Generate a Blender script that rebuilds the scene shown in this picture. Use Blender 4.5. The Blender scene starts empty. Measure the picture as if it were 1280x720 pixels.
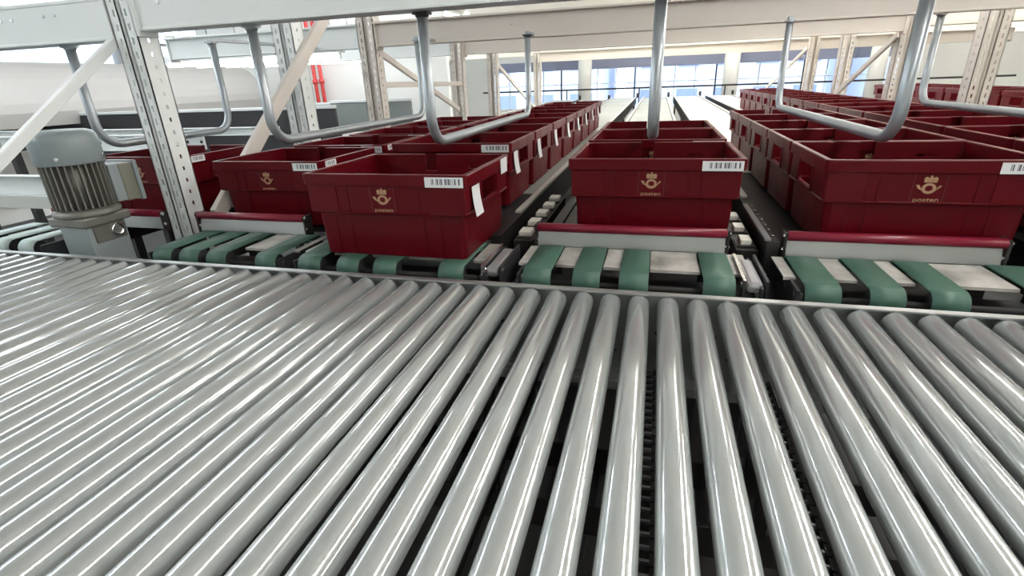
import bpy, bmesh, math, random
from mathutils import Matrix, Vector
random.seed(7)
SC = bpy.context.scene
COL = SC.collection
PI = math.pi

# ------------------------------------------------------------------ materials
def mat(name, col, rough=0.5, metal=0.0, spec=0.5, bump=None, var=None, coat=0.0, aniso=0.0):
    m = bpy.data.materials.new(name); m.use_nodes = True
    nt = m.node_tree; b = nt.nodes['Principled BSDF']
    b.inputs['Base Color'].default_value = (*col, 1)
    b.inputs['Roughness'].default_value = rough
    b.inputs['Metallic'].default_value = metal
    b.inputs['Specular IOR Level'].default_value = spec
    b.inputs['Coat Weight'].default_value = coat
    if var or bump:
        tc = nt.nodes.new('ShaderNodeTexCoord')
        mp = nt.nodes.new('ShaderNodeMapping'); nt.links.new(tc.outputs['Object'], mp.inputs['Vector'])
    if var:   # (scale vec, amount, colour2, roughness amount)
        sc, amt, col2, ra = var
        mp.inputs['Scale'].default_value = sc
        nz = nt.nodes.new('ShaderNodeTexNoise'); nz.inputs['Scale'].default_value = 1.0
        nz.inputs['Detail'].default_value = 4
        nt.links.new(mp.outputs['Vector'], nz.inputs['Vector'])
        rp = nt.nodes.new('ShaderNodeValToRGB')
        rp.color_ramp.elements[0].position = 0.5 - 0.18; rp.color_ramp.elements[1].position = 0.5 + 0.22
        nt.links.new(nz.outputs['Fac'], rp.inputs['Fac'])
        mx = nt.nodes.new('ShaderNodeMix'); mx.data_type = 'RGBA'
        mx.inputs[6].default_value = (*col, 1); mx.inputs[7].default_value = (*col2, 1)
        ml = nt.nodes.new('ShaderNodeMath'); ml.operation = 'MULTIPLY'; ml.inputs[1].default_value = amt
        nt.links.new(rp.outputs['Color'], ml.inputs[0]); nt.links.new(ml.outputs[0], mx.inputs[0])
        nt.links.new(mx.outputs[2], b.inputs['Base Color'])
        if ra:
            m2 = nt.nodes.new('ShaderNodeMath'); m2.operation = 'MULTIPLY_ADD'
            m2.inputs[1].default_value = ra; m2.inputs[2].default_value = rough
            nt.links.new(rp.outputs['Color'], m2.inputs[0]); nt.links.new(m2.outputs[0], b.inputs['Roughness'])
    if bump:
        sc, st = bump
        n2 = nt.nodes.new('ShaderNodeTexNoise'); n2.inputs['Scale'].default_value = sc
        nt.links.new(tc.outputs['Object'], n2.inputs['Vector'])
        bp = nt.nodes.new('ShaderNodeBump'); bp.inputs['Strength'].default_value = st; bp.inputs['Distance'].default_value = 0.002
        nt.links.new(n2.outputs['Fac'], bp.inputs['Height']); nt.links.new(bp.outputs['Normal'], b.inputs['Normal'])
    return m

def emit(name, col, s):
    m = bpy.data.materials.new(name); m.use_nodes = True
    nt = m.node_tree; nt.nodes.clear()
    o = nt.nodes.new('ShaderNodeOutputMaterial'); e = nt.nodes.new('ShaderNodeEmission')
    e.inputs['Color'].default_value = (*col, 1); e.inputs['Strength'].default_value = s
    nt.links.new(e.outputs[0], o.inputs['Surface'])
    return m

def glassmat(name):
    m = bpy.data.materials.new(name); m.use_nodes = True
    nt = m.node_tree; nt.nodes.clear()
    o = nt.nodes.new('ShaderNodeOutputMaterial'); mx = nt.nodes.new('ShaderNodeMixShader')
    t = nt.nodes.new('ShaderNodeBsdfTransparent'); g = nt.nodes.new('ShaderNodeBsdfGlossy')
    t.inputs['Color'].default_value = (0.93, 0.97, 1.0, 1); g.inputs['Roughness'].default_value = 0.02
    fr = nt.nodes.new('ShaderNodeFresnel'); fr.inputs['IOR'].default_value = 1.35
    nt.links.new(fr.outputs[0], mx.inputs[0]); nt.links.new(t.outputs[0], mx.inputs[1]); nt.links.new(g.outputs[0], mx.inputs[2])
    nt.links.new(mx.outputs[0], o.inputs['Surface'])
    return m

M = {}
M['zinc'] = mat('brushed_zinc', (0.55, 0.58, 0.58), 0.13, 0.55, var=((30, 0.6, 30), 0.3, (0.50, 0.53, 0.535), 0.03))
M['zinc2'] = mat('galvanised_steel', (0.55, 0.56, 0.56), 0.42, 1.0, var=((6, 6, 6), 0.5, (0.42, 0.43, 0.44), 0.1))
M['plate_steel'] = mat('grey_sheet_steel', (0.36, 0.38, 0.375), 0.30, 0.8, var=((5, 5, 5), 0.5, (0.40, 0.41, 0.40), 0.1))
M['tube'] = mat('grey_tube_steel', (0.40, 0.44, 0.47), 0.33, 0.6, var=((8, 8, 2), 0.35, (0.34, 0.37, 0.40), 0.08))
M['white_paint'] = mat('cool_white_paint', (0.82, 0.86, 0.86), 0.42, var=((3, 3, 3), 0.25, (0.75, 0.79, 0.79), 0.1))
M['cream_paint'] = mat('warm_white_paint', (0.66, 0.615, 0.565), 0.45, var=((3, 3, 3), 0.25, (0.60, 0.56, 0.515), 0.1))
M['slot'] = mat('slot_shadow', (0.02, 0.02, 0.02), 0.8)
M['red'] = mat('red_plastic', (0.090, 0.0005, 0.0042), 0.32, spec=0.20, var=((7, 7, 7), 0.25, (0.078, 0.0007, 0.004), 0.10), bump=(220, 0.08))
M['red_tube'] = mat('red_rubber_tube', (0.20, 0.006, 0.026), 0.28, spec=0.5)
M['gold'] = mat('gold_print', (0.42, 0.26, 0.15), 0.6)
M['gold_dim'] = mat('faded_print', (0.10, 0.012, 0.012), 0.6)
M['paper'] = mat('white_paper_label', (0.75, 0.76, 0.78), 0.55)
M['ink'] = mat('grey_barcode_ink', (0.10, 0.11, 0.14), 0.6)
M['belt'] = mat('green_belt', (0.055, 0.145, 0.105), 0.42, var=((6, 3, 6), 0.6, (0.045, 0.095, 0.075), 0.15), bump=(300, 0.1))
M['beltpale'] = mat('pale_green_belt', (0.50, 0.60, 0.58), 0.42, var=((6, 3, 6), 0.5, (0.40, 0.50, 0.48), 0.1))
M['slide'] = mat('scuffed_white_plate', (0.60, 0.585, 0.55), 0.40, var=((13, 9, 13), 0.95, (0.20, 0.195, 0.18), 0.1))
M['black'] = mat('black_steel', (0.018, 0.016, 0.016), 0.45)
M['dark'] = mat('dark_grey_steel', (0.032, 0.032, 0.036), 0.5)
M['greybar'] = mat('grey_rail_cap', (0.33, 0.33, 0.34), 0.4, 0.4)
M['pad'] = mat('off_white_plastic_pad', (0.78, 0.77, 0.70), 0.45)
M['chrome'] = mat('bright_steel', (0.8, 0.8, 0.8), 0.18, 1.0)
M['motorpaint'] = mat('blue_grey_enamel', (0.21, 0.25, 0.26), 0.32, spec=0.6, var=((8, 8, 8), 0.3, (0.28, 0.33, 0.34), 0.1))
M['casting'] = mat('cast_aluminium', (0.23, 0.225, 0.205), 0.45, 0.5, var=((15, 15, 15), 0.5, (0.16, 0.155, 0.14), 0.1), bump=(120, 0.2))
M['castpale'] = mat('pale_enamelled_casting', (0.31, 0.36, 0.37), 0.4, 0.1, bump=(120, 0.15))
M['olive'] = mat('olive_grey_enamel', (0.22, 0.22, 0.18), 0.45)
M['lane'] = mat('grey_lane_belt', (0.42, 0.44, 0.41), 0.35, 0.2, var=((2, 0.7, 2), 0.6, (0.34, 0.36, 0.33), 0.12))
M['lanesheen'] = mat('lane_belt_reflection', (0.78, 0.77, 0.68), 0.30, 0.1, var=((2, 0.7, 2), 0.5, (0.64, 0.64, 0.55), 0.12))  # same lane belt with a bright reflection put into its colour
M['railwhite'] = mat('white_lane_rail', (0.78, 0.78, 0.72), 0.35)
M['deck'] = mat('cream_deck_sheet', (0.78, 0.755, 0.68), 0.5, var=((1.5, 1.5, 1.5), 0.3, (0.80, 0.76, 0.66), 0.05))
M['wall'] = mat('white_wall_paint', (0.82, 0.83, 0.80), 0.7, var=((0.7, 0.7, 0.7), 0.3, (0.76, 0.77, 0.74), 0))
M['ceil'] = mat('white_ceiling_paint', (0.84, 0.83, 0.80), 0.8, var=((0.7, 0.7, 0.7), 0.3, (0.78, 0.77, 0.74), 0))
M['floor'] = mat('dark_floor_paint', (0.06, 0.06, 0.06), 0.6, var=((1, 1, 1), 0.4, (0.09, 0.09, 0.09), 0.1))
M['guard'] = mat('grey_green_panel', (0.25, 0.28, 0.27), 0.5, var=((2, 2, 2), 0.3, (0.21, 0.235, 0.23), 0))
M['duct'] = mat('beige_bulkhead', (0.50, 0.49, 0.47), 0.55, var=((1, 1, 1), 0.3, (0.45, 0.44, 0.42), 0))
M['frame_dark'] = mat('dark_window_frame', (0.20, 0.22, 0.32), 0.5)
M['mullion'] = mat('pale_mullion', (0.74, 0.78, 0.86), 0.5)
M['redpipe'] = mat('red_pipe_paint', (0.60, 0.06, 0.06), 0.45)
M['glass'] = glassmat('clear_glass')
M['lamp'] = emit('cool_lamp_tube', (0.93, 0.97, 1.0), 48.0)
M['lampwarm'] = emit('warm_lamp_tube', (1.0, 0.96, 0.90), 44.0)
M['lampslim'] = emit('slim_lamp_tube', (1.0, 1.0, 1.0), 8.0)
M['bldg'] = mat('pale_blue_render', (0.66, 0.70, 0.82), 0.8, var=((1, 1, 1), 0.3, (0.56, 0.62, 0.78), 0))
M['bldgwin'] = mat('blue_grey_pane', (0.26, 0.32, 0.52), 0.3)

# ------------------------------------------------------------------ mesh builder
class MB:
    def __init__(s): s.bm = bmesh.new(); s.mats = []
    def mi(s, m):
        if m is None: return 0
        if m not in s.mats: s.mats.append(m)
        return s.mats.index(m)
    def box(s, x0, x1, y0, y1, z0, z1, m=None, bev=0.0, rot=None, piv=None):
        r = bmesh.ops.create_cube(s.bm, size=1.0)
        vs = r['verts']
        for v in vs:
            v.co = Vector((x0 + (v.co.x + .5) * (x1 - x0), y0 + (v.co.y + .5) * (y1 - y0), z0 + (v.co.z + .5) * (z1 - z0)))
        fs = list({f for v in vs for f in v.link_faces})
        i = s.mi(m)
        for f in fs: f.material_index = i
        if bev > 0:
            es = list({e for v in vs for e in v.link_edges})
            rr = bmesh.ops.bevel(s.bm, geom=es, offset=bev, segments=2, affect='EDGES', profile=0.5)
            vs = list({v for f in rr['faces'] for v in f.verts} | {v for v in vs if v.is_valid})
            for f in {f for v in vs for f in v.link_faces}: f.material_index = i
        if rot is not None:
            bmesh.ops.transform(s.bm, matrix=Matrix.Translation(piv) @ rot @ Matrix.Translation(-Vector(piv)), verts=vs)
        return vs
    def lathe(s, prof, origin=(0, 0, 0), axis='Z', seg=24, m=None, smooth=True, caps=True):
        # prof: list of (r, h)
        o = Vector(origin); i = s.mi(m); rings = []
        for r, h in prof:
            ring = []
            for k in range(seg):
                a = 2 * PI * k / seg; c, sn = r * math.cos(a), r * math.sin(a)
                p = {'Z': (c, sn, h), 'Y': (sn, h, c), 'X': (h, c, sn)}[axis]
                ring.append(s.bm.verts.new(o + Vector(p)))
            rings.append(ring)
        for a, b in zip(rings, rings[1:]):
            for k in range(seg):
                f = s.bm.faces.new((a[k], a[(k + 1) % seg], b[(k + 1) % seg], b[k])); f.material_index = i; f.smooth = smooth
        if caps:
            for ring, rev in ((rings[0], True), (rings[-1], False)):
                f = s.bm.faces.new(ring[::-1] if rev else ring); f.material_index = i
    def tube(s, pts, r, seg=14, m=None, caps=True):
        i = s.mi(m); P = [Vector(p) for p in pts]; n = len(P); rings = []
        t0 = (P[1] - P[0]).normalized()
        u = t0.orthogonal().normalized(); prev = t0
        for k in range(n):
            t = ((P[min(k + 1, n - 1)] - P[max(k - 1, 0)])).normalized()
            q = prev.rotation_difference(t); u = (q @ u).normalized(); prev = t
            v = t.cross(u)
            rings.append([s.bm.verts.new(P[k] + r * (math.cos(2 * PI * j / seg) * u + math.sin(2 * PI * j / seg) * v)) for j in range(seg)])
        for a, b in zip(rings, rings[1:]):
            for j in range(seg):
                f = s.bm.faces.new((a[j], a[(j + 1) % seg], b[(j + 1) % seg], b[j])); f.smooth = True; f.material_index = i
        if caps:
            for ring in (rings[0], rings[-1]):
                f = s.bm.faces.new(ring); f.material_index = i
    def quad(s, pts, m=None):
        f = s.bm.faces.new([s.bm.verts.new(p) for p in pts]); f.material_index = s.mi(m); return f
    def prism(s, outline, d0, d1, plane='XZ', m=None):
        # outline in plane, extruded along remaining axis from d0 to d1
        def P(a, b, d): return {'XZ': (a, d, b), 'XY': (a, b, d), 'YZ': (d, a, b)}[plane]
        A = [s.bm.verts.new(P(a, b, d0)) for a, b in outline]; B = [s.bm.verts.new(P(a, b, d1)) for a, b in outline]
        i = s.mi(m); n = len(A)
        for k in range(n):
            f = s.bm.faces.new((A[k], A[(k + 1) % n], B[(k + 1) % n], B[k])); f.material_index = i
        for r in (A, B):
            f = s.bm.faces.new(r); f.material_index = i
    def build(s, name, m=None, parent=None, loc=None):
        bmesh.ops.recalc_face_normals(s.bm, faces=s.bm.faces[:])
        me = bpy.data.meshes.new(name); s.bm.to_mesh(me); s.bm.free()
        if m is not None: me.materials.append(m)
        else:
            for q in s.mats: me.materials.append(q)
        o = bpy.data.objects.new(name, me); COL.objects.link(o)
        if parent is not None: o.parent = parent
        if loc is not None: o.location = loc
        return o

def tag(o, label, cat, group=None, kind=None):
    o['label'] = label; o['category'] = cat
    if group: o['group'] = group
    if kind: o['kind'] = kind
    return o
def empty(name, loc, label, cat, group=None):
    o = bpy.data.objects.new(name, None); COL.objects.link(o); o.location = loc; o.empty_display_size = .1
    return tag(o, label, cat, group)
def struct(o): o['kind'] = 'structure'; return o
def copy_tree(o, parent=None, skip=()):
    c = o.copy(); COL.objects.link(c)
    if parent is not None: c.parent = parent
    for ch in o.children:
        if ch.name.split('.')[0] in skip: continue
        copy_tree(ch, c, skip)
    return c
def fillet(pts, r, n=7):
    P = [Vector(p) for p in pts]; out = [P[0]]
    for a, b, c in zip(P, P[1:], P[2:]):
        d1 = (a - b).normalized(); d2 = (c - b).normalized(); ang = d1.angle(d2)
        t = min(r / math.tan(ang / 2), (a - b).length * .49, (c - b).length * .49); rr = t * math.tan(ang / 2)
        cen = b + (d1 + d2).normalized() * (rr / math.sin(ang / 2))
        s0 = b + d1 * t - cen; s1 = b + d2 * t - cen; tot = s0.angle(s1); ax = s0.cross(s1).normalized()
        for k in range(n + 1): out.append(cen + Matrix.Rotation(tot * k / n, 3, ax) @ s0)
    out.append(P[-1]); return out
def ordinal(k): return ['front', 'second', 'third', 'fourth', 'fifth', 'sixth', 'seventh', 'eighth', 'ninth', 'tenth', 'eleventh', 'twelfth', 'thirteenth', 'fourteenth', 'fifteenth', 'sixteenth', 'seventeenth'][k]

# ------------------------------------------------------------------ camera
F = 636.85; YAW, PITCH, ROLL = 0.2753, 0.3872, -0.0393; H = 0.5438
cy, sy, cp, sp = math.cos(YAW), math.sin(YAW), math.cos(PITCH), math.sin(PITCH)
fw = Vector((-sy * cp, cy * cp, -sp)); rt = Vector((cy, sy, 0)); up = rt.cross(fw)
r2 = math.cos(ROLL) * rt + math.sin(ROLL) * up; u2 = -math.sin(ROLL) * rt + math.cos(ROLL) * up
cam = bpy.data.cameras.new('camera'); co = bpy.data.objects.new('camera', cam); COL.objects.link(co)
cam.sensor_width = 36; cam.lens = F / 1280 * 36; cam.clip_start = 0.02; cam.clip_end = 200
co.matrix_world = Matrix(((r2.x, u2.x, -fw.x, 0), (r2.y, u2.y, -fw.y, 0), (r2.z, u2.z, -fw.z, H), (0, 0, 0, 1)))
SC.camera = co

# ------------------------------------------------------------------ room shell
FZ = -0.95; CZ = 2.30
XL, XR, YB, YF = -8.0, 9.0, -2.6, 17.0
b = MB(); b.box(XL, XR, YB, YF, FZ - .1, FZ); struct(b.build('floor', M['floor']))
b = MB(); b.box(XL, XR, YB, YF, CZ, CZ + .1); struct(b.build('ceiling', M['ceil']))
b = MB(); b.box(XR, XR + .15, YB, YF, FZ, CZ); struct(b.build('wall_right', M['wall']))
b = MB(); b.box(XL, XR, YB - .15, YB, FZ, CZ); struct(b.build('wall_back', M['wall']))
# far wall: sill below, lintel above, windows between
b = MB(); b.box(XL, XR, YF, YF + .2, FZ, -.35); b.box(XL, XR, YF, YF + .2, 1.0, CZ); b.box(XL, -5.2, YF, YF + .2, -.35, 1.0); b.box(6.2, XR, YF, YF + .2, -.35, 1.0)
struct(b.build('wall_front', M['wall']))
WX = [-5.2, -2.95, -.7, 1.6, 3.9, 6.2]
for k, (a, c) in enumerate(zip(WX, WX[1:])):
    b = MB(); b.box(a, c, YF + .09, YF + .10, -.35, 1.0); w = struct(b.build('window_%d' % (k + 1), M['glass']))
    b = MB()
    n = 4
    for j in range(n + 1):
        x = a + (c - a) * j / n; t = .016 if j in (0, n) else .011
        b.box(x - t, x + t, YF + .05, YF + .14, -.35, 1.0)
    for z in (-.34, .34, .99): b.box(a, c, YF + .055, YF + .135, z - .012, z + .012)
    b.build('window_frame', M['mullion'], w)
# dark blind box above the far windows
b = MB(); b.box(-5.2, 6.2, YF - .35, YF - .02, .76, 1.02, bev=.01)
for x in range(-5, 7): b.box(x - .01, x + .01, YF - .37, YF - .34, .74, 1.03)
struct(b.build('trim_1', M['frame_dark']))
# left wall with a bright window strip, near end lengthened to whiten the rollers
b = MB()
b.box(XL - .2, XL, YB, YF, FZ, .95); b.box(XL - .2, XL, YB, YF, 2.0, CZ)
b.box(XL - .2, XL, 12, YF, .95, 2.0); b.box(XL - .2, XL, YB, -2.0, .95, 2.0)
struct(b.build('wall_left', M['wall']))
b = MB(); b.box(XL - .1, XL - .09, -2, 12, .95, 2.0); w = struct(b.build('window_6', M['glass']))
b = MB()
for j in range(9): b.box(XL - .14, XL - .02, -2 + j * 1.75 - .02, -2 + j * 1.75 + .02, .95, 2.0)
for z in (.97, 1.3, 1.62, 1.98): b.box(XL - .13, XL - .03, -2, 12, z - .02, z + .02)
b.build('window_frame', M['greybar'], w)
# outdoors
def building(x0, x1, y0, y1, z1, label, nx, nz):
    e = empty('building', ((x0 + x1) / 2, y0, -6), label, 'building', 'buildings across the street'); ox, oy = (x0 + x1) / 2, y0
    b = MB(); b.box(x0 - ox, x1 - ox, 0, y1 - y0, 0, z1 + 6, bev=.05); b.build('wall', M['bldg'], e)
    b = MB(); b.box(x0 - ox - .3, x1 - ox + .3, -.3, y1 - y0 + .3, z1 + 6, z1 + 6.3); b.build('roof', M['mullion'], e)
    dx = (x1 - x0) / nx
    for i in range(nx):
        for j in range(nz):
            b = MB(); cx = x0 - ox + dx * (i + .5); cz = 4.2 + j * 2.7
            b.box(cx - dx * .28, cx + dx * .28, -.05, .05, cz, cz + 1.5); b.build('window', M['bldgwin'], e)
building(-16, -3, 30, 40, 3.6, 'long pale blue building seen through the windows left of centre', 6, 2)
building(-1.5, 9, 34, 44, 2.6, 'low pale blue building seen through the windows right of centre', 5, 2)
building(11, 24, 31, 42, 4.2, 'tall pale blue building seen through the far right windows', 6, 3)

# ------------------------------------------------------------------ ceiling lamps
def lamp(x, y, L, along, label, z=1.93, m='lamp', r=.045):
    e = empty('ceiling_lamp', (x, y, z), label, 'lamp', 'fluorescent ceiling lamps')
    hx, hy = (L / 2, .085) if along == 'X' else (.085, L / 2)
    b = MB(); b.box(-hx, hx, -hy, hy, .034, .085, bev=.006); b.build('housing', M['white_paint'], e)  # made wide to block the tube's light on the ceiling
    b = MB(); b.lathe([(r * .6, -L / 2 + .01), (r, -L / 2 + .03), (r, L / 2 - .03), (r * .6, L / 2 - .01)], (0, 0, 0), along, 14); b.build('tube', M[m], e)
    for q in (-.38, .38):
        px, py = (L * q, 0) if along == 'X' else (0, L * q)
        b = MB(); b.tube([(px, py, .085), (px, py, CZ - z)], .004, 6); b.build('hanger', M['dark'], e)
    for q in (-1, 1):
        px, py = (q * (L / 2 - .012), 0) if along == 'X' else (0, q * (L / 2 - .012))
        b = MB(); b.box(px - .012, px + .012, py - .012, py + .012, -.02, .05); b.build('socket', M['white_paint'], e)
for i, (x, nm) in enumerate(((-4.6, 'left-hand'), (1.55, 'right-hand'), (4.4, 'added second right-hand'), (7.0, 'far right'))):  # last two lines added to light crate sides and the right wall
    for j, y in enumerate((-1.1, 1.5, 4.1, 6.7, 9.3, 11.9, 14.5)):  # nearest lamps added as front light for the near beam
        if (x > 5 and j == 0) or (x == 4.4 and j < 2): continue
        lamp(x, y, 2.5, 'Y', 'white fluorescent lamp in the %s ceiling line, %s from the near end' % (nm, ['first', 'second', 'third', 'fourth', 'fifth', 'sixth', 'seventh'][j]), m='lamp' if x < 0 else 'lampwarm')
for i, x in enumerate((-1.4, -.4, .6)):  # unseen short lamps added as extra top light for the crates
    for j, y in enumerate((8.2, 10.4, 13.5)):
        lamp(x, y, .9, 'X', 'added short fill lamp over the crate rows, %s across and %s from the near end' % (['first', 'second', 'third'][i], ['first', 'second', 'third', 'fourth', 'fifth', 'sixth'][j]), m='lampwarm')

# ------------------------------------------------------------------ roller conveyor
ys, ye = -.12, 1.309; RZ = -.034; RR = .028; PITCHR = .075
conv = empty('roller_conveyor', (0, .6, FZ), 'wide grey steel roller conveyor filling the whole foreground', 'conveyor')
CB = Vector((0, .6, FZ))
def addto(b, name, m, parent, base): 
    bmesh.ops.translate(b.bm, verts=b.bm.verts[:], vec=-Vector(base)); return b.build(name, m, parent)
x0r, x1r = -3.02, 1.15
b = MB()
b.box(x0r, x1r, 1.326, 1.332, -.270, -.006, M['plate_steel'])
b.box(x0r, x1r, 1.311, 1.332, -.0085, -.004, M['zinc2'])
b.box(x0r, x1r, 1.285, 1.332, -.300, -.268, M['zinc2'], bev=.003)
k = 0
x = x0r + .06
while x < x1r:
    b.lathe([(.006, 1.3245), (.006, 1.3262)], (x, 0, -.125), 'Y', 10, M['slot']); 
    b.lathe([(.0035, 1.3245), (.0035, 1.3262)], (x + .04, 0, -.19), 'Y', 8, M['slot'])
    x += .15
addto(b, 'far_side_channel', None, conv, CB)
b = MB(); b.box(x0r, x1r, ys - .02, ys - .014, -.3, -.02); b.box(x0r, x1r, ys - .02, ys + .02, -.3, -.294); addto(b, 'near_side_channel', M['plate_steel'], conv, CB)
for xx in (x0r + .15, -1.6, -.2, x1r - .12):
    for yy in (ys, ye - .02):
        b = MB(); b.box(xx - .03, xx + .03, yy - .02, yy + .02, FZ, -.29); b.box(xx - .06, xx + .06, yy - .05, yy + .05, FZ, FZ + .012); addto(b, 'leg', M['dark'], conv, CB)
rollers = []
def make_roller():
    b = MB(); e = RR
    b.lathe([(.012, ys), (e - .003, ys + .001), (e, ys + .004), (e, ye - .006), (e - .0015, ye - .003), (e - .004, ye - .001), (.012, ye)], (0, -.6, 0), 'Y', 40)
    return b.build('roller', M['zinc'], conv)
r0 = make_roller()
cap = MB(); cap.lathe([(.008, ye - .001), (.008, ye + .017)], (0, -.6, 0), 'Y', 10); cap = cap.build('axle', M['chrome'], r0)
first = True
for n in range(-39, 15):
    X = (n - .174) * PITCHR
    r = r0 if first else copy_tree(r0, conv)
    first = False
    r.location = (X, 0, RZ - FZ); r.rotation_euler = (0, random.uniform(0, 6.28), 0)
# perforated tray and drive chain under the rollers
tr = empty('cable_tray', (-.2, .95, -.40), 'dark perforated cable tray running under the rollers', 'tray')
b = MB(); b.box(-2.6, 1.2, -.10, -.094, 0, .08); b.box(-2.6, 1.2, .094, .10, 0, .08); b.build('side_wall', M['black'], tr)
b = MB(); x = -2.55
while x < 1.2: b.box(x, x + .02, -.1, .1, 0, .004); x += .05
b.build('rung', M['dark'], tr)
for i, (xx, lab) in enumerate(((-.30, 'dark drive chain below the rollers, left of centre'), (.02, 'dark drive chain below the rollers, at centre'), (.30, 'dark drive chain below the rollers, right of centre'))):
    ch = empty('drive_chain', (xx, .9, -.2), lab, 'chain', 'drive chains under the rollers')
    b = MB(); y = -.35
    while y < .34:
        b.box(-.02, .02, y, y + .006, -.004, .004, M['greybar'], bev=.001); b.box(-.024, -.016, y - .008, y + .016, -.007, .007, M['black']); b.box(.016, .024, y - .008, y + .016, -.007, .007, M['black']); y += .028
    b.build('link', None, ch)
    b = MB(); b.box(-.03, .03, -.4, .36, -.03, -.012); b.build('guide_rail', M['black'], ch)

# ------------------------------------------------------------------ crates
CW, CD, CH = .575, .48, .28
def ringpts(w, d, z, r):
    out = []
    for cx, cyy, a0 in ((w / 2 - r, d / 2 - r, 0), (-w / 2 + r, d / 2 - r, 90), (-w / 2 + r, -d / 2 + r, 180), (w / 2 - r, -d / 2 + r, 270)):
        for k in range(4):
            a = math.radians(a0 + 30 * k); out.append((cx + r * math.cos(a), cyy + d * 0 + r * math.sin(a), z))
    return out
def crate_shell():
    b = MB(); bm = b.bm
    prof = [(.515, .42, 0, .018), (.525, .43, .143, .018), (.527, .432, .149, .018), (.556, .461, .1495, .016), (.5605, .4655, .1515, .016), (.5605, .4655, .1545, .016), (.553, .458, .157, .016), (.558, .463, .238, .016), (.560, .465, .2425, .016),
            (.573, .478, .244, .014), (.575, .48, .277, .014), (.571, .476, .28, .013), (.543, .448, .28, .012), (.538, .443, .277, .012),
            (.534, .439, .156, .012), (.507, .412, .150, .012), (.495, .400, .012, .012)]
    rings = [[bm.verts.new(p) for p in ringpts(*q)] for q in prof]
    for a, c in zip(rings, rings[1:]):
        n = len(a)
        for k in range(n): bm.faces.new((a[k], a[(k + 1) % n], c[(k + 1) % n], c[k]))
    bm.faces.new(rings[0][::-1]); bm.faces.new(rings[-1])
    bmesh.ops.translate(bm, verts=bm.verts[:], vec=(0, CD / 2, 0))
    o = b.build('shell', M['red'])
    cut = MB()
    for s in (-1, 1):   # hand holes in the short sides
        xx = s * .27; cut.box(xx - .05, xx + .05, .165, .335, .165, .232, bev=.010)
    cut.box(-.055, -.005, CD - .10, CD + .05, .215, .33)      # notch in the long rear side, shaped for a dark rib shadow
    cut.box(.13, .19, CD - .10, CD + .05, .225, .236)
    c = cut.build('cutter', M['red'])
    md = o.modifiers.new('cut', 'BOOLEAN'); md.operation = 'DIFFERENCE'; md.object = c; md.solver = 'EXACT'
    bpy.context.view_layer.update()
    dg = bpy.context.evaluated_depsgraph_get()
    me = bpy.data.meshes.new_from_object(o.evaluated_get(dg)); o.modifiers.clear(); o.data = me; me.name = 'shell'
    bpy.data.objects.remove(c)
    # raised ribs and panels on the outside
    bm = bmesh.new(); bm.from_mesh(me); t = MB(); t.bm.free(); t.bm = bm
    for y0, y1, s in ((.0085, .014, -1), (CD - .014, CD - .0085, 1)):
        for xa, xb in ((-.275, -.17), (.155, .275)):
            t.box(xa, xb, y0 - .0015, y1, .152, .240, bev=.0015)
        t.box(-.135, -.128, y0 - .001, y1, .152, .24); t.box(.115, .122, y0 - .001, y1, .152, .24)
        yy = (y0 + .013, y1 + .03) if s < 0 else (y0 - .03, y1 - .013)
        for xr in (-.20, -.145, .12, .175): t.box(xr - .004, xr + .004, yy[0] + .003 if s < 0 else yy[0], yy[1] if s < 0 else yy[1] - .003, .004, .149)
    for s in (-1, 1):   # frame round the hand hole
        xx = s * .281
        for (ya, yb, za, zb) in ((.150, .166, .152, .24), (.334, .350, .152, .24), (.15, .35, .152, .163)):
            t.box(min(xx, xx - s * .01), max(xx, xx - s * .01), ya, yb, za, zb, bev=.002)
    bm.to_mesh(me); bm.free()
    return o
def emblem_mesh():
    b = MB(); y0, y1 = .0065, .0085   # sits on the front skin, facing -Y
    g = M['gold']
    def poly(pts): b.prism(pts, y0, y1, 'XZ', g)
    # crown: band, three lobes, top ball
    poly([(-.021, .034), (.021, .034), (.019, .028), (-.019, .028)])
    for cx in (-.014, 0, .014):
        poly([(cx + .0075 * math.cos(a), .042 + .009 * math.sin(a)) for a in [2 * PI * k / 10 for k in range(10)]])
    poly([(.004 * math.cos(a), .0535 + .004 * math.sin(a)) for a in [2 * PI * k / 8 for k in range(8)]])
    # horn ring
    n = 22
    for k in range(n):
        a, c = 2 * PI * k / n, 2 * PI * (k + 1) / n
        ro, ri = .0225, .0125
        poly([(ro * math.cos(a), .002 + ro * math.sin(a)), (ro * math.cos(c), .002 + ro * math.sin(c)), (ri * math.cos(c), .003 + ri * math.sin(c)), (ri * math.cos(a), .003 + ri * math.sin(a))])
    poly([(-.021, -.006), (-.012, -.016), (-.026, .004), (-.031, .017), (-.042, .017), (-.034, .002)])   # bell
    poly([(.018, -.012), (.022, -.006), (.038, .012), (.034, .017), (.028, .010)])                        # mouthpiece
    for (xa, xb, za, zb) in ((-.052, -.049, -.06, .062), (.049, .052, -.06, .062), (-.052, .052, -.062, -.059)):
        b.box(xa, xb, y0 + .0008, y1, za, zb, M['gold_dim'])
    me_o = b.build('emblem')
    return me_o
def text_mesh(txt, size, m, name='lettering', ext=.0008):
    cu = bpy.data.curves.new(name, 'FONT'); cu.body = txt; cu.size = size; cu.align_x = 'CENTER'; cu.extrude = ext
    o = bpy.data.objects.new(name, cu); COL.objects.link(o); bpy.context.view_layer.update()
    me = bpy.data.meshes.new_from_object(o.evaluated_get(bpy.context.evaluated_depsgraph_get()))
    bpy.data.objects.remove(o)
    me.transform(Matrix.Rotation(PI / 2, 4, 'X')); me.materials.clear(); me.materials.append(m); me.name = name
    o = bpy.data.objects.new(name, me); COL.objects.link(o); return o
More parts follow.
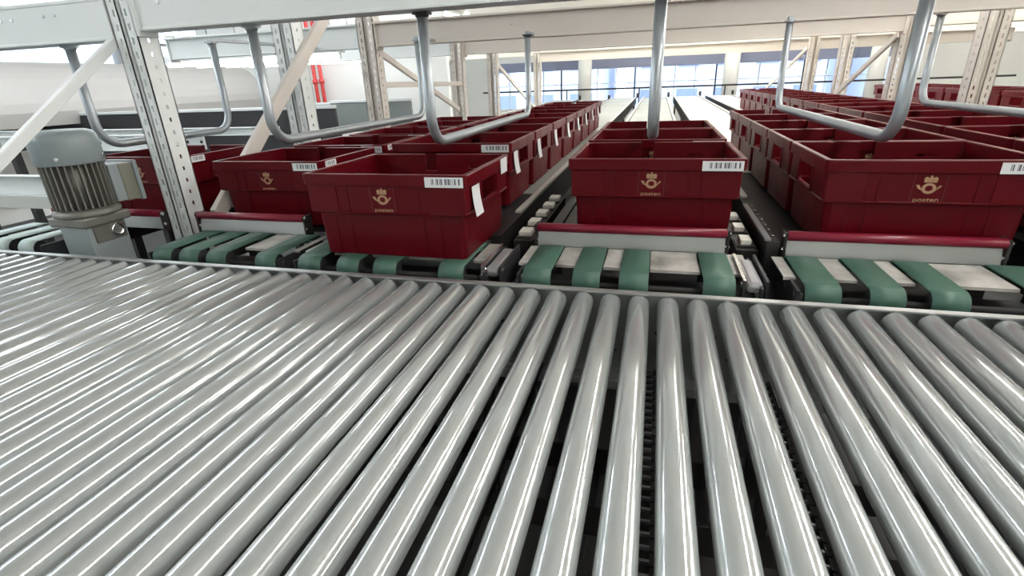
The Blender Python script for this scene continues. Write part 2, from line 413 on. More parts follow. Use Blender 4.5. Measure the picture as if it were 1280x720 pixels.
def barcode(w=.125, h=.032):
    b = MB(); b.box(-w / 2, w / 2, 0, .0012, -h / 2, h / 2, M['paper'], bev=.0003)
    x = -w / 2 + .022
    rnd = random.Random(3)
    while x < w / 2 - .012:
        t = rnd.choice((.0012, .002, .0034, .005)); b.box(x, x + t, -.0003, .0005, -h * .22, h * .34, M['ink']); x += t + rnd.choice((.0015, .002, .004, .008))
    return b.build('barcode_label')
proto = bpy.data.objects.new('crate', None); COL.objects.link(proto); proto.empty_display_size = .1
sh = crate_shell(); sh.parent = proto
em = emblem_mesh(); em.parent = proto; em.location = (-.005, .0014, .195); em.rotation_euler = (math.radians(2.2), 0, 0); em.scale = (.82, 1, .70)
tx = text_mesh('posten', .026, M['gold']); tx.parent = em; tx.location = (0, .0066, -.054); tx.scale = (1.15, 1, 1)
bc = barcode(); bc.parent = proto; bc.location = (.214, -.0014, .258)
bc['label'] = 'white barcode strip'
proto_card = MB()
for k in range(6):
    z1, z0 = .235 - k * .016, .235 - (k + 1) * .016; x1, x0 = .283 + .0009 * k * k * .35, .283 + .0009 * (k + 1) ** 2 * .35
    proto_card.prism([(x0, z0), (x1, z1), (x1 + .0012, z1), (x0 + .0012, z0)], .055, .125, 'XZ')
proto_card = proto_card.build('address_card', M['paper'], proto); proto_card['label'] = 'white paper card'
sb = MB(); sb.box(.2876, .2888, .045, .125, .248, .276, M['paper']); 
for k in range(7): sb.box(.2886, .2891, .055 + k * .009, .058 + k * .009 + (k % 3) * .001, .256, .272, M['ink'])
sb = sb.build('side_barcode', None, proto); sb['label'] = 'white barcode strip on the short side'
rear = MB(); rear.box(.2876, .2888, .36, .44, .222, .276); rear = rear.build('rear_card', M['paper'], proto)
used = [False]
PARTSETS = {'all': (), 'plain': ('address_card', 'side_barcode', 'rear_card'), 'card': ('side_barcode', 'rear_card'), 'side': ('address_card', 'rear_card'), 'first': ('side_barcode',)}
def crate(x, y, z, label, group, parts='plain', rz=0.0, sx=1.0):
    c = copy_tree(proto, None, PARTSETS[parts])
    c.location = (x, y, z); c.rotation_euler = (0, 0, rz); c.scale = (sx, 1, 1)
    tag(c, label, 'crate', group); return c
G = 'red plastic crates waiting in rows'
crate(-.838, 1.468, .001, 'front red crate pushed forward onto green belts beside the rollers', G, 'first', math.radians(-.6), 1.02)
for k in range(8): crate(-.885 + .003 * k * 0, 2.19 + .497 * k, .012, '%s red crate of the long row directly behind the pushed-forward crate' % ['first', 'second', 'third', 'fourth', 'fifth', 'sixth', 'seventh', 'last'][k], G, 'card')
for k in range(3): crate(.003, [1.775, 2.33, 2.84][k], .006, '%s red crate of the short three-crate row in the middle' % ['front', 'second', 'rear'][k], G)
for k in range(5): crate(.795, 1.757 + .482 * k, .006, '%s red crate of the five-crate row right of the middle row' % ['front', 'second', 'third', 'fourth', 'rear'][k], G)
for k in range(5): crate(-1.622, 1.88 + .56 * k if k < 4 else 4.05, -.022, '%s red crate of the row beside the white perforated post' % ['front', 'second', 'third', 'fourth', 'rear'][k], G, 'side', 0, .955)
crate(-2.39, 1.93, -.01, 'lone red crate left of the white post behind the motor', G, 'side')
for k in range(15): crate(1.512, 1.78 + .492 * k, .006, '%s red crate of the longest row, right of the five-crate row' % ordinal(k), G)
for k in range(9): crate(3.22, 4.3 + .5 * k, .02, '%s red crate of the far right row beyond the steel posts' % ordinal(k), G, 'plain' if k % 2 else 'plain')
for o in [proto_card, sb, rear, bc, tx, em, sh, proto]: bpy.data.objects.remove(o)

# ------------------------------------------------------------------ lanes
LX = [-2.40, -1.61, -.86, -.068, .715, 1.50, 2.45, 3.22]
LN = ['far left', 'left post', 'second left', 'middle', 'right of middle', 'long right', 'empty right', 'far right']
WHERE = ['left of the white post', 'under the crate row beside the white post', 'under the long crate row behind the pushed-forward crate', 'under the short middle crate row', 'under the five-crate row', 'under the longest crate row', 'empty, right of the longest crate row', 'under the far right crate row']
belts_off = [(-.325, .088), (-.173, .082), (-.033, .084), (.203, .086)]
PLATES = [(-.405, -.372), (-.282, -.216), (-.130, -.077), (.012, .158), (.248, .300)]
def belt_strip(xc, w, m, b, thick=.004):
    yf, yb, zt, r = 1.462, 1.688, .0, .038
    path = []
    for k in range(9): a = -PI / 2 - .3 + (PI + .3 - PI / 2) * 0; 
    for k in range(11):
        a = math.radians(250 - k * 16)   # from under front round to the top
        path.append((yf + r * math.cos(a), -r + r * math.sin(a)))
    path.append((yf, 0)); path.append(((yf + yb) / 2, .0)); path.append((yb, 0))
    for k in range(1, 9):
        a = math.radians(90 - k * 20); path.append((yb + .02 * math.cos(a) , -.02 + .02 * math.sin(a)))
    n = len(path); bm = b.bm; L, R, L2, R2 = [], [], [], []
    cen = ((yf + yb) / 2, -r)
    for (y, z) in path:
        L.append(bm.verts.new((xc - w / 2, y, z))); R.append(bm.verts.new((xc + w / 2, y, z)))
        dy, dz = cen[0] - y, cen[1] - z
        if yf <= y <= yb: nrm = (0, -1)
        else:
            c2 = (yf, -r) if y < yf else (yb, -.02); dd = math.hypot(c2[0] - y, c2[1] - z); nrm = ((c2[0] - y) / dd, (c2[1] - z) / dd)
        L2.append(bm.verts.new((xc - w / 2, y + nrm[0] * thick, z + nrm[1] * thick))); R2.append(bm.verts.new((xc + w / 2, y + nrm[0] * thick, z + nrm[1] * thick)))
    for k in range(n - 1):
        for q in ((L[k], R[k], R[k + 1], L[k + 1]), (L2[k], L2[k + 1], R2[k + 1], R2[k]), (L[k], L[k + 1], L2[k + 1], L2[k]), (R[k], R2[k], R2[k + 1], R[k + 1])):
            f = bm.faces.new(q); f.smooth = True
    bm.faces.new((L[0], L2[0], R2[0], R[0])); bm.faces.new((L[-1], R[-1], R2[-1], L2[-1]))
for i, X in enumerate(LX[:6]):
    xs = X + .004 * i * 0
    off = [-.06, .03, .05, .068, .075, .075][i]
    t = empty('belt_transfer', (X, 1.6, FZ), 'green belt transfer unit at lane mouth, %s' % WHERE[i], 'belt transfer', 'belt transfer units at the lane mouths')
    B0 = (0, 1.6, FZ)
    bo = belts_off if i else belts_off[:3]
    if i == 1: bo = [(-.20, .085), (-.075, .085), (.05, .085), (.265, .085)]
    for (xo, w) in bo:
        b = MB(); belt_strip(0 + xo + off, w, None, b); q = addto(b, 'belt', M['beltpale'] if i == 0 else M['belt'], t, B0)
    pl = (PLATES if i else PLATES[:3]) if i != 1 else [(-.15, -.125), (-.03, .0), (.10, .215), (.315, .34)]
    for (a, c) in pl:
        b = MB(); b.box(a + off, c + off, 1.525, 1.710, -.014, -.010, bev=.001); b.box(a + off, c + off, 1.525, 1.529, -.019, -.012); addto(b, 'slide_plate', M['slide'], t, B0)
    sl_ = ((-.38 if i != 1 else -.26), (.31 if i else .045))
    b = MB(); b.lathe([(.009, sl_[0]), (.009, sl_[1])], (off, 1.462, -.048), 'X', 12)
    addto(b, 'front_shaft', M['slot'], t, B0)  # near-black colour stands in for shade in the gap between belts
    for (xo, w) in bo:
        b = MB(); b.lathe([(.031, -.03), (.033, -.028), (.033, .028), (.031, .03)], (xo + off, 1.462, -.038), 'X', 20); addto(b, 'pulley', M['dark'], t, B0)
    b = MB()
    for s in ((-.385 if i != 1 else -.262), (.315 if i else .05)):
        b.box(s + off - .004, s + off + .004, 1.43, 1.70, -.12, -.016)
        b.lathe([(.014, -.007), (.014, .007)], (s + off, 1.462, -.04), 'X', 12); b.lathe([(.009, -.008), (.009, .008)], (s + off, 1.56, -.05), 'X', 10)
    b.box(off - (.385 if i != 1 else .262), off + (.315 if i else .05), 1.50, 1.70, -.13, -.11)
    addto(b, 'side_frame', M['dark'], t, B0)
    sl, sr = (-.36 if i != 1 else -.24), (.29 if i else .02)
    for s, y in ((sl, 1.47), (sr, 1.47), (sl, 1.68), (sr, 1.68)):
        b = MB(); b.box(s + off - .02, s + off + .02, y - .02, y + .02, FZ, -.11); addto(b, 'leg', M['black'], t, B0)
    for s in ((-.374 if i != 1 else -.252), (.305 if i else .04)):
        b = MB(); b.box(off + s - .004, off + s + .004, 1.44, 1.448, -.11, -.02); b.lathe([(.007, -.012), (.007, .012)], (off + s, 1.452, -.03), 'Y', 10) if False else None
        b.lathe([(.008, 1.436), (.008, 1.446)], (off + s, 0, -.033), 'Y', 10); addto(b, 'tension_bolt', M['chrome'], t, B0)
    # stop roller
    g = empty('stop_gate', (X + .0, 1.738, -.02 if i != 2 else -.13), 'red stop roller over grey plate, %s' % WHERE[i] if i != 2 else 'lowered red stop roller beneath the pushed-forward crate', 'stop gate', 'red stop rollers at the lane mouths')
    w0, w1 = (-.315, .315) if i not in (4, 1) else (-.287, .287) if i == 4 else (-.27, .255)
    b = MB(); b.lathe([(.013, w0), (.0155, w0 + .002), (.0155, w1 - .002), (.013, w1)], (0, -.010, .075), 'X', 20); b.build('stop_roller', M['red_tube'], g)
    b = MB(); b.box(w0, w1, -.004, 0, .005, .062, bev=.001, rot=Matrix.Rotation(math.radians(-12), 4, 'X'), piv=(0, 0, .06)); b.build('plate', M['plate_steel'], g)
    for w in (w0 - .006, w1 + .006):
        b = MB(); b.box(w - .004, w + .004, -.02, .03, 0, .085, M['black'], bev=.001); b.lathe([(.008, w - .007), (.008, w + .007)], (0, -.012, .075), 'X', 12, M['chrome']); b.lathe([(.006, w - .007), (.006, w + .007)], (0, -.012, .03), 'X', 12, M['chrome'])
        b.build('bracket', None, g)
for i, X in enumerate(LX):
    y0, y1 = (1.90 if i == 1 else 1.80), 14.9; lz = -.028 if i == 1 else -.012 if i == 0 else 0
    t = empty('lane_conveyor', (X, 8, FZ), 'long lane conveyor %s' % WHERE[i], 'conveyor', 'lane conveyors')
    B0 = (0, 8, FZ - lz); hw = .275
    ym = 3.3 if i in (3, 4) else 2.6
    b = MB(); b.box(-hw, hw, y0 + .05, ym, -.04, -.014, bev=.002); addto(b, 'chain_bed', M['black'], t, B0)
    b = MB(); b.box(-hw, hw, ym, y1, -.04, -.012, bev=.002); addto(b, 'bed', M['lanesheen'] if i >= 4 else M['lane'], t, B0)
    for s in (-1, 1):
        b = MB(); xa, xb = (s * hw, s * (hw + .04)); xa, xb = min(xa, xb), max(xa, xb)
        b.box(xa, xb, y0, y1, -.16, -.005); addto(b, 'side_rail', M['black'], t, B0)
        b = MB(); b.box(s * (hw + .02) - .013, s * (hw + .02) + .013, y0 + (.75 if s < 0 else .35), y1, -.004, .006); addto(b, 'rail_cap', M['railwhite'], t, B0)
    for s in (-1, 1):
        for y in (y0 + .1, 6, 10, 14.5):
            b = MB(); b.box(s * hw - .02, s * hw + .02, y - .02, y + .02, FZ - lz, -.15); addto(b, 'leg', M['dark'], t, B0)
    for y, xo in ((y1 - .02, .34),):
        b = MB(); b.box(xo - .03, xo + .03, y, y + .03, -.02, .10); addto(b, 'end_stop', M['black'], t, B0)
# pads on the chain gap left of the middle lane and right of it
for (xx, yy0, yy1, n, lab) in ((-.455, 1.80, 2.55, 5, 'chain rail with white pads left of the middle crate row'), (.325, 1.80, 2.3, 3, 'chain rail with white pads right of the middle crate row')):
    t = empty('pad_chain', (xx, yy0, -.15), lab, 'chain rail', 'chain rails between the crate rows')
    b = MB(); b.box(-.035, .035, -.02, yy1 - yy0, 0, .135, bev=.002); b.build('housing', M['black'], t)
    for k in range(n):
        y = k * (yy1 - yy0) / n; b = MB(); w_ = .024 if xx < 0 else .018; b.box(-w_, w_, y + .02, y + .09, .140, .158, bev=.003); b.build('pad', M['pad'], t)
        b = MB(); b.box(-.03, .03, y + .005, y + .10, .134, .141); b.build('link', M['black'], t)
    b = MB()
    for k in range(n): b.lathe([(.012, -.002), (.012, .004)], (-.034, k * (yy1 - yy0) / n + .05, .1), 'X', 10)
    b.build('bolt', M['chrome'], t)
t = empty('side_guide', (.378, 1.74, -.08), 'black guide rail with grey cap between middle and five-crate rows', 'guide rail')
b = MB(); b.box(-.006, .03, 0, .55, 0, .11, bev=.002); b.build('rail', M['black'], t)
b = MB(); b.box(-.012, .006, .0, .50, .111, .120, bev=.001); b.build('cap', M['greybar'], t)
b = MB()
for k in range(7): b.lathe([(.005, .110), (.005, .116)], (.022, .06 + .07 * k, 0), 'Z', 10)
b.build('bolt', M['chrome'], t)
for xx, lab in ((-.475, 'small grey side belt left of the middle transfer unit'), (.300, 'small grey side belt right of the middle transfer unit')):
    t = empty('side_belt', (xx, 1.45, -.1), lab, 'belt', 'small grey side belts')
    b = MB(); b.box(-.022, .022, 0, .22, .06, .092, bev=.012); b.build('belt', M['greybar'], t)
    for s in (-.03, .03):
        b = MB(); b.box(s - .004, s + .004, -.005, .24, 0, .10); b.lathe([(.012, s - .007), (.012, s + .007)], (0, .02, .076), 'X', 12); b.build('cheek_plate', M['chrome'] if s < 0 else M['dark'], t)

# ------------------------------------------------------------------ racking
def slotted_post(x, y, z0, z1, m, label, w=.125, d=.10, face=-1):
    t = empty('rack_post', (x, y, z0), label, 'post', 'perforated racking posts')
    h = z1 - z0; b = MB()
    th = .004
    # front plate with two columns of slots (real holes), built in strips
    cols = [(-w / 2, -w / 2 + .022), (-w / 2 + .032, -.014), (.014, w / 2 - .032), (w / 2 - .022, w / 2)]
    yf = -d / 2
    b.box(-w / 2, -w / 2 + .022, yf, yf + th, 0, h); b.box(-w / 2 + .032, -.010, yf, yf + th, 0, h); b.box(.010, w / 2 - .032, yf, yf + th, 0, h); b.box(w / 2 - .022, w / 2, yf, yf + th, 0, h)
    b.box(-.010, .010, yf + .012, yf + .012 + th, 0, h); b.box(-.0135, -.010, yf, yf + .016, 0, h); b.box(.010, .0135, yf, yf + .016, 0, h)
    z = 0
    while z < h:
        for xs in (-w / 2 + .022, w / 2 - .032): b.box(xs, xs + .01, yf, yf + th, z, min(z + .026, h))
        z += .05
    for s in (-1, 1):
        xa = s * w / 2; xa, xb = min(xa, xa - s * th), max(xa, xa - s * th)
        b.box(xa, xb, yf, -.006, 0, h); b.box(xa, xb, .006, d / 2, 0, h)
        z = 0
        while z < h: b.box(xa, xb, -.006, .006, z, min(z + .034, h)); z += .05
        b.box(min(s * w / 2, s * (w / 2 - .03)), max(s * w / 2, s * (w / 2 - .03)), d / 2 - th, d / 2, 0, h)
    b.build('profile', m, t)
    if z0 > FZ - .01:
        b = MB(); b.box(-w / 2 - .012, w / 2 + .012, -d / 2 - .012, d / 2 + .012, 0, .012); b.build('foot_plate', m, t)
    return t
ZT = 2.2
slotted_post(-2.018, 1.797, FZ, ZT, M['white_paint'], 'nearest white perforated post, left, beside the motor', .112, .092)
for y, nm in ((2.72, 'second white perforated post on the left, behind the nearest one'), (3.62, 'third cream perforated post on the left, by the second beam'), (5.38, 'fourth cream perforated post on the left'), (6.6, 'fifth cream perforated post on the left'), (9.2, 'sixth and farthest cream perforated post on the left')):
    slotted_post(-2.0, y, FZ, ZT if y < 4 else .95, M['cream_paint'] if y > 3 else M['white_paint'], nm)
for y, nm in ((1.79, 'nearest cream perforated post on the right'), (4.27, 'cream perforated post on the right rising from the longest crate row'), (5.56, 'second visible cream perforated post on the right'), (7.1, 'third visible cream perforated post on the right'), (8.5, 'farthest cream perforated post on the right')):
    if y > 2: slotted_post(2.02, y, FZ, ZT if y < 4.5 else .95, M['cream_paint'], nm, .13, .11)
def bar(name, p0, p1, w, h, m, label, cat, group=None):
    p0, p1 = Vector(p0), Vector(p1); d = p1 - p0; L = d.length
    b = MB(); b.box(-w / 2, w / 2, 0, L, -h / 2, h / 2, bev=.004)
    o = b.build(name, m); z = d.normalized().to_track_quat('Y', 'Z'); o.rotation_mode = 'QUATERNION'; o.rotation_quaternion = z; o.location = p0
    return tag(o, label, cat, group)
GB = 'diagonal rack braces'
bar('rack_brace', (-1.918, 1.862, .02), (-1.918, 2.98, .93), .03, .07, M['cream_paint'], 'thick cream diagonal brace rising behind the nearest white post', 'brace', GB)
bar('rack_brace', (-2.091, 1.79, .765), (-2.091, .98, .18), .03, .036, M['white_paint'], 'white diagonal brace descending left from the nearest post past the motor', 'brace', GB)
bar('rack_brace', (-2.0, 3.70, .78), (-2.0, 5.32, .28), .025, .045, M['cream_paint'], 'thin cream diagonal brace between the third and fourth left posts', 'brace', GB)
bar('rack_brace', (-2.0, 6.65, .78), (-2.0, 9.1, .05), .025, .05, M['cream_paint'], 'cream diagonal brace between the fifth and sixth left posts', 'brace', GB)
bar('rack_brace', (1.937, 5.5, .78), (1.937, 7.05, .20), .025, .05, M['cream_paint'], 'cream diagonal brace between two right-hand posts', 'brace', GB)
bar('rack_brace', (1.937, 8.5, .80), (1.937, 11.2, .2), .025, .05, M['cream_paint'], 'farthest cream diagonal brace on the right', 'brace', GB)
bar('rack_brace', (-1.965, 3.66, .545), (-1.965, 5.34, .53), .025, .04, M['cream_paint'], 'horizontal cream bar between the third and fourth left posts', 'brace', GB)
def beam(x0, x1, y, z0, z1, m, label, lip=.018, bolts=(), hd=.034):
    cx = (x0 + x1) / 2
    t = empty('rack_beam', (cx, y, z0), label, 'beam', 'racking cross beams'); h = z1 - z0; L = (x1 - x0) / 2
    b = MB(); b.box(-L, L, -.03, 2 * hd - .038, .004, h - .004, bev=.006); b.box(-L, L, -.034, 2 * hd - .034, 0, .012, bev=.003); b.box(-L, L, -.034 - lip, 2 * hd - .034, h - .014, h, bev=.003)
    b.build('profile', m, t)
    for s in (-1, 1):
        b = MB(); b.box(min(s * L, s * (L - .012)), max(s * L, s * (L - .012)), -.045, .045, -.02, h + .02, bev=.002); b.build('end_plate', m, t)
    for (bx, bz) in bolts:
        b = MB(); b.lathe([(.0055, -.036), (.0055, -.030)], (bx - cx, 0, bz - z0), 'Y', 10); b.build('bolt', M['chrome'], t)
BL = [(-2.72, .845), (-2.66, .845), (-2.60, .846), (-2.42, .85), (-2.36, .85)]
beam(-5.2, -2.078, 1.79, .748, .900, M['white_paint'], 'nearest white cross beam left of the perforated post', .0, BL, .05)
beam(-1.958, 2.02, 1.79, .772, .925, M['white_paint'], 'nearest white cross beam right of the perforated post', .0, [(-1.83, .86), (.4, .85), (.46, .85)], .05)
beam(-3.75, -2.065, 3.62, .79, .945, M['white_paint'], 'second cross beam, left of the third post', .03, [(-3.3, .87), (-3.0, .87)])
beam(-1.935, 3.9, 3.62, .795, .950, M['cream_paint'], 'second cross beam, cream, spanning the crate rows', .03, [(-.95, .88), (-.9, .88), (.95, .9), (1.0, .9), (1.05, .9)])
beam(-1.935, 1.94, 5.42, .80, .95, M['cream_paint'], 'third cross beam behind the cream one', .03)
beam(-4.4, -2.065, 5.42, .80, .95, M['white_paint'], 'third cross beam on the far left', .03)
beam(-1.935, 4.5, 9.02, .80, .95, M['cream_paint'], 'farthest cross beam in front of the windows', .03)
# cream upright bands put in for the ceiling deck so lamps brighten them
for k, (y, z) in enumerate(((7.6, .98), (12.6, 1.06))):
    b = MB(); b.box(-2.6 if k == 0 else -5.2, XR - .01, y, y + .12, z, CZ - .001, bev=.004); b.box(-2.6 if k == 0 else -5.2, XR - .01, y - .03, y + .15, z - .03, z + .02, bev=.004)
    struct(b.build('trim_%d' % (k + 3), M['deck']))

# hanging U-shaped tubes
def utube(x, ya, yb, zb, za_top, zb_top, label, x2=None, lean=0.0, r=.019):
    za_top = .767 if x > -2 else .743
    x2 = x if x2 is None else x2
    t = empty('guard_tube', (x, (ya + yb) / 2, zb), label, 'guard tube', 'bent guard tubes hanging from the beams')
    o = Vector((x, (ya + yb) / 2, zb))
    P = [Vector((x, ya, za_top)), Vector((x, ya, zb)), Vector((x2, yb, zb)), Vector((x2, yb, zb_top))]
    b = MB(); b.tube(fillet([p - o for p in P], .10), r, 16); b.build('tube', M['tube'], t)
    for p in (P[0], P[3]):
        q = p - o; b = MB(); b.box(q.x - .028, q.x + .028, q.y - .022, q.y + .022, q.z - .004, q.z + .004, bev=.001); b.lathe([(r + .003, q.z - .012), (r + .006, q.z)], (q.x, q.y, 0), 'Z', 14); b.build('flange', M['dark'] if abs(x + .4) < .5 else M['tube'], t)
    q = P[3] - o; b = MB(); b.box(q.x - .012, q.x + .012, q.y - .02, 3.60 - (ya + yb) / 2 if yb < 3.58 else q.y + .02, q.z + .004, q.z + .022, bev=.002); b.build('bracket_arm', M['tube'], t)
utube(-.008, 1.82, 3.55, .35, .79, .80, 'bent guard tube hanging at centre over the middle crate row')
utube(-.80, 1.83, 3.45, .335, .79, .80, 'bent guard tube hanging over the long second crate row', -.81)
utube(.70, 1.84, 3.58, .335, .79, .80, 'large bent guard tube over the five-crate row, right of centre', .705)
utube(-1.50, 1.83, 3.32, .345, .79, .80, 'bent guard tube hanging over the row beside the white post')
utube(-2.43, 1.83, 2.62, .335, .77, .80, 'bent guard tube hanging left of the nearest post above the motor')
utube(1.50, 1.84, 3.72, .335, .79, .80, 'bent guard tube at the right edge over the longest crate row')

# ------------------------------------------------------------------ geared motor
mo = empty('geared_motor', (-2.20, 1.515, -.035), 'grey upright geared motor with finned body standing at the left', 'motor')
mo.scale = (1.13, 1.13, 1.13)
b = MB(); b.box(-.065, .068, -.07, .07, -.07, .100, M['castpale'], bev=.006); b.box(.0685, .074, -.055, .06, .03, .092, M['casting'], bev=.002); b.box(-.085, .085, -.085, .085, .092, .125, M['casting'], bev=.006); b.box(-.08, .08, -.105, .08, -.085, -.069, M['castpale'], bev=.003)
b.lathe([(.024, .050), (.026, .058), (.016, .060), (.014, .052)], (.020, .030, .062), 'X', 18, M['chrome'])
b.build('gearbox', None, mo)
b = MB()
for sx in (-.052, .052):
    for sy2 in (-.085, .0): b.lathe([(.008, -.07), (.008, -.06)], (sx, sy2, 0), 'Z', 6)
b.build('bolt', M['chrome'], mo)
b = MB(); b.lathe([(.098, .125), (.1, .13), (.1, .142), (.080, .150)], (0, 0, 0), 'Z', 32); b.build('flange', M['casting'], mo)
b = MB(); b.lathe([(.070, .148), (.070, .318)], (0, 0, 0), 'Z', 32)
for k in range(30):
    a = 2 * PI * k / 30
    b.box(.066, .092, -.0022, .0022, .152, .316, rot=Matrix.Rotation(a, 4, 'Z'), piv=(0, 0, 0))
b.build('finned_body', M['casting'], mo)
b = MB(); b.lathe([(.097, .302), (.099, .306), (.099, .375), (.095, .395), (.085, .407), (.07, .412), (.03, .414)], (0, 0, 0), 'Z', 40); b.build('fan_cover', M['motorpaint'], mo)
b = MB()
for a in (-.75, .9, 2.5, 4.0): b.lathe([(.006, .0975), (.006, .1025)], (0, 0, 0), 'X', 10); bmesh.ops.transform(b.bm, matrix=Matrix.Identity(4), verts=[])
b.bm.clear()
for a in (-.95, .62, 2.2, 3.77):
    v0 = len(b.bm.verts); b.lathe([(.006, .097), (.006, .103)], (0, 0, .325), 'X', 10); b.bm.verts.ensure_lookup_table()
    bmesh.ops.transform(b.bm, matrix=Matrix.Rotation(a, 4, 'Z'), verts=b.bm.verts[v0:])
b.build('screw', M['chrome'], mo)
tb = MB(); tb.box(-.055, .06, .075, .115, .150, .285, M['castpale'], bev=.004); tb.box(-.060, .066, .112, .165, .147, .283, M['olive'], bev=.006); tb.box(-.064, .070, .165, .180, .141, .289, M['castpale'], bev=.003)
tb = tb.build('terminal_box', None, mo)
b = MB(); b.lathe([(.012, .055), (.014, .06), (.014, .078), (.008, .085)], (-.125, .14, .18), 'X', 12); b.build('cable_gland', M['black'], tb)
cb = MB(); cb.tube(fillet([(-2.75, 1.25, .40), (-2.52, 1.42, .355), (-2.29, 1.515, .37)], .1), .008, 10); cb = tag(cb.build('motor_cable', M['dark']), 'dark cable running to the left of the motor fan cover', 'cable')

# ------------------------------------------------------------------ left background
# low grey guard panels along the far left lanes
for (x0, x1, y, z0, z1, lab) in ((-5.2, -3.15, 6.6, .0, .32, 'grey green safety barrier below the red pipes'), (-3.9, -2.82, 5.9, .02, .36, 'grey green safety barrier behind the cream post'), (-7.4, -3.2, 4.9, -.25, .34, 'dark grey machine panel on the far left')):
    t = empty('safety_barrier', ((x0 + x1) / 2, y, FZ), lab, 'barrier', 'low barriers at the left'); w = (x1 - x0) / 2
    b = MB(); b.box(-w, w, -.02, .02, z0 - FZ, z1 - FZ, bev=.004); b.build('sheet', M['dark'] if 'dark' in lab else M['guard'], t)
    b = MB(); b.box(-w, w, -.03, .03, z1 - FZ, z1 - FZ + .03, bev=.004); b.build('top_rail', M['white_paint'], t)
    for s in (-w + .05, w - .05): b = MB(); b.box(s - .025, s + .025, -.02, .02, 0, z0 - FZ); b.build('leg', M['dark'], t)
# beige bulkhead with rounded underside on the far left
b = MB(); pr_ = [(-7.9, .93), (-7.2, .93)] + [(-7.2 + .55 * math.sin(math.radians(a)), .40 + .55 * math.cos(math.radians(a))) for a in range(10, 100, 10)] + [(-6.7, .25), (-7.9, .25)]
b.prism(pr_, 1.2, 12, 'XZ'); struct(b.build('trim_2', M['duct']))
# white side channels of the left conveyors
def channel(x0, x1, y, z0, z1, label, m='white_paint', holes=True):
    t = empty('side_channel', ((x0 + x1) / 2, y, FZ), label, 'channel', 'white side channels at the left'); w = (x1 - x0) / 2; a, c = z0 - FZ, z1 - FZ
    b = MB(); b.box(-w, w, -.006, .006, a, c); b.box(-w, w, -.05, .006, c - .006, c, bev=.002); b.box(-w, w, -.05, .006, a, a + .006)
    for f in b.bm.faces: f.material_index = 0
    b.mats = [M[m]]
    if holes:
        x = -w + .1
        while x < w: b.lathe([(.010, -.008), (.010, -.005)], (x, 0, (a + c) / 2), 'Y', 10, M['slot']); x += .11 if int((x + 9) * 3) % 3 else .3
    b.build('profile', None, t)
    for s in (-w + .05, w - .05): b = MB(); b.box(s - .025, s + .025, 0, .05, 0, a); b.build('leg', M['dark'], t)
channel(-4.6, -2.78, 2.75, .20, .30, 'white perforated side channel behind the lone crate')
channel(-6.0, -2.82, 2.15, .02, .14, 'white side channel left of the motor', holes=False)
channel(-6.5, -2.8, 3.5, .22, .28, 'long thin white channel at the far left', holes=False)
t = empty('white_standin', (-4.4, 2.4, FZ), 'bright white apron sheet under the channel at the left edge', 'standin')
b = MB(); b.box(-1.6, 1.6, -.004, .004, .82, .96, bev=.001); b.build('sheet', M['wall'], t)  # white sheet put in for the bright patch below the channel
for x in (-1.5, 1.5): b = MB(); b.box(x - .02, x + .02, 0, .04, 0, .83); b.build('leg', M['dark'], t)
# red fire pipes
for dx, lab in ((0, 'left red fire pipe against the white wall'), (.12, 'right red fire pipe against the white wall')):
    t = empty('fire_pipe', (-5.45 + dx, 7.9, FZ), lab, 'pipe', 'red fire pipes')
    b = MB(); b.tube([(0, 0, 0), (0, 0, CZ - FZ)], .03, 12); b.build('pipe', M['redpipe'], t)
    b = MB(); b.lathe([(.045, 1.55), (.045, 1.62)], (0, 0, 0), 'Z', 12); b.build('coupling', M['redpipe'], t)
b = MB(); b.box(-7.8, -3.2, 8.1, 8.2, FZ, CZ); struct(b.build('wall_partition', M['wall']))
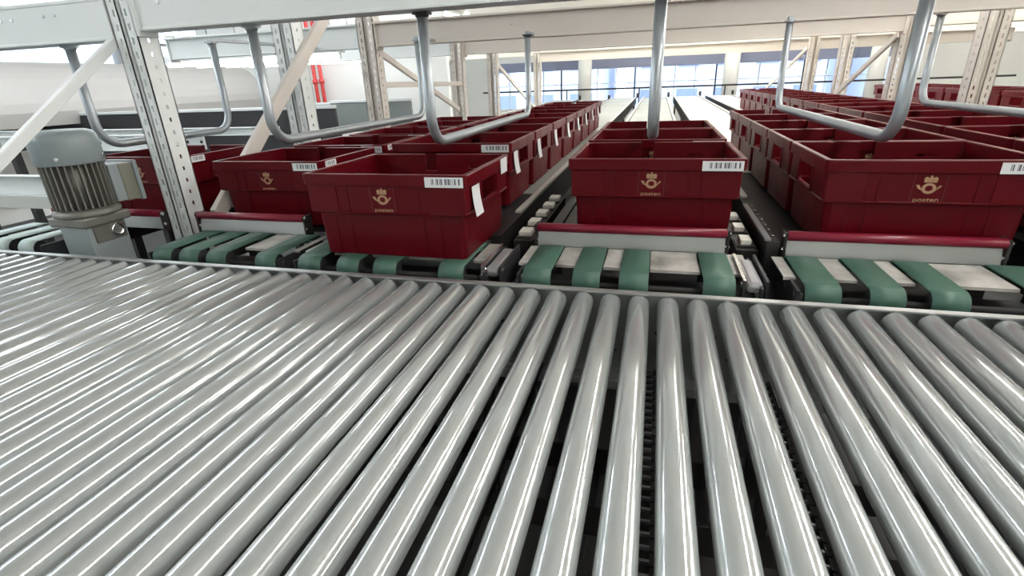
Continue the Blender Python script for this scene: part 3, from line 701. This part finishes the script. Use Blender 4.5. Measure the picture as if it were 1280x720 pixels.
# railing before the windows
t = empty('railing', (.5, 15.4, FZ), 'thin dark railing in front of the far windows', 'railing')
b = MB(); b.tube([(-5.5, 0, .22 - FZ), (7.5, 0, .22 - FZ)], .022, 10); b.build('top_rail', M['black'], t)
for x in (-5, -3, -1, 1.2, 3.2, 5.2, 7): b = MB(); b.tube([(x, 0, 0), (x, 0, .22 - FZ)], .018, 8); b.build('post', M['black'], t)
# slim bright lamps hanging on the left
for k, (x, y, z) in enumerate(((-4.2, 5.0, .83), (-4.4, 5.6, .84), (-4.6, 6.3, .86), (-4.9, 7.1, .88))):
    lamp(x, y, 2.2, 'X', '%s slim hanging lamp at the left between post and brace' % ['nearest', 'second', 'third', 'farthest'][k], z=z, m='lampslim', r=.02)
# white columns at the windows
for k, (x, lab) in enumerate(((-2.1, 'white round column before the windows, left'), (1.9, 'white round column before the windows, centre'), (5.4, 'white round column before the windows, right'))):
    t = empty('column', (x, 16.2, FZ), lab, 'column', 'white columns before the windows')
    b = MB(); b.lathe([(.2, 0), (.2, CZ - FZ)], (0, 0, 0), 'Z', 24); b.build('shaft', M['wall'], t)
    b = MB(); b.lathe([(.26, 0), (.26, .12)], (0, 0, 0), 'Z', 24); b.build('base', M['wall'], t)

# ------------------------------------------------------------------ sky, view
w = bpy.data.worlds.new('World'); SC.world = w; w.use_nodes = True
nt = w.node_tree; bg = nt.nodes['Background']
sk = nt.nodes.new('ShaderNodeTexSky'); sk.sky_type = 'HOSEK_WILKIE'; sk.turbidity = 6; sk.ground_albedo = .6
sk.sun_direction = Vector((-.4, -.3, .8)).normalized()
mx = nt.nodes.new('ShaderNodeMix'); mx.data_type = 'RGBA'; mx.inputs[0].default_value = .75; mx.inputs[7].default_value = (.86, .93, 1.0, 1)
nt.links.new(sk.outputs[0], mx.inputs[6]); nt.links.new(mx.outputs[2], bg.inputs['Color'])
bg.inputs['Strength'].default_value = 3.3
SC.view_settings.view_transform = 'Standard'; SC.view_settings.look = 'None'
SC.view_settings.exposure = 0.0; SC.view_settings.gamma = 1.0; SC.view_settings.use_curve_mapping = False
SC.cycles.use_denoising = True
SC.cycles.max_bounces = 8; SC.cycles.diffuse_bounces = 5; SC.cycles.glossy_bounces = 5; SC.cycles.transparent_max_bounces = 8
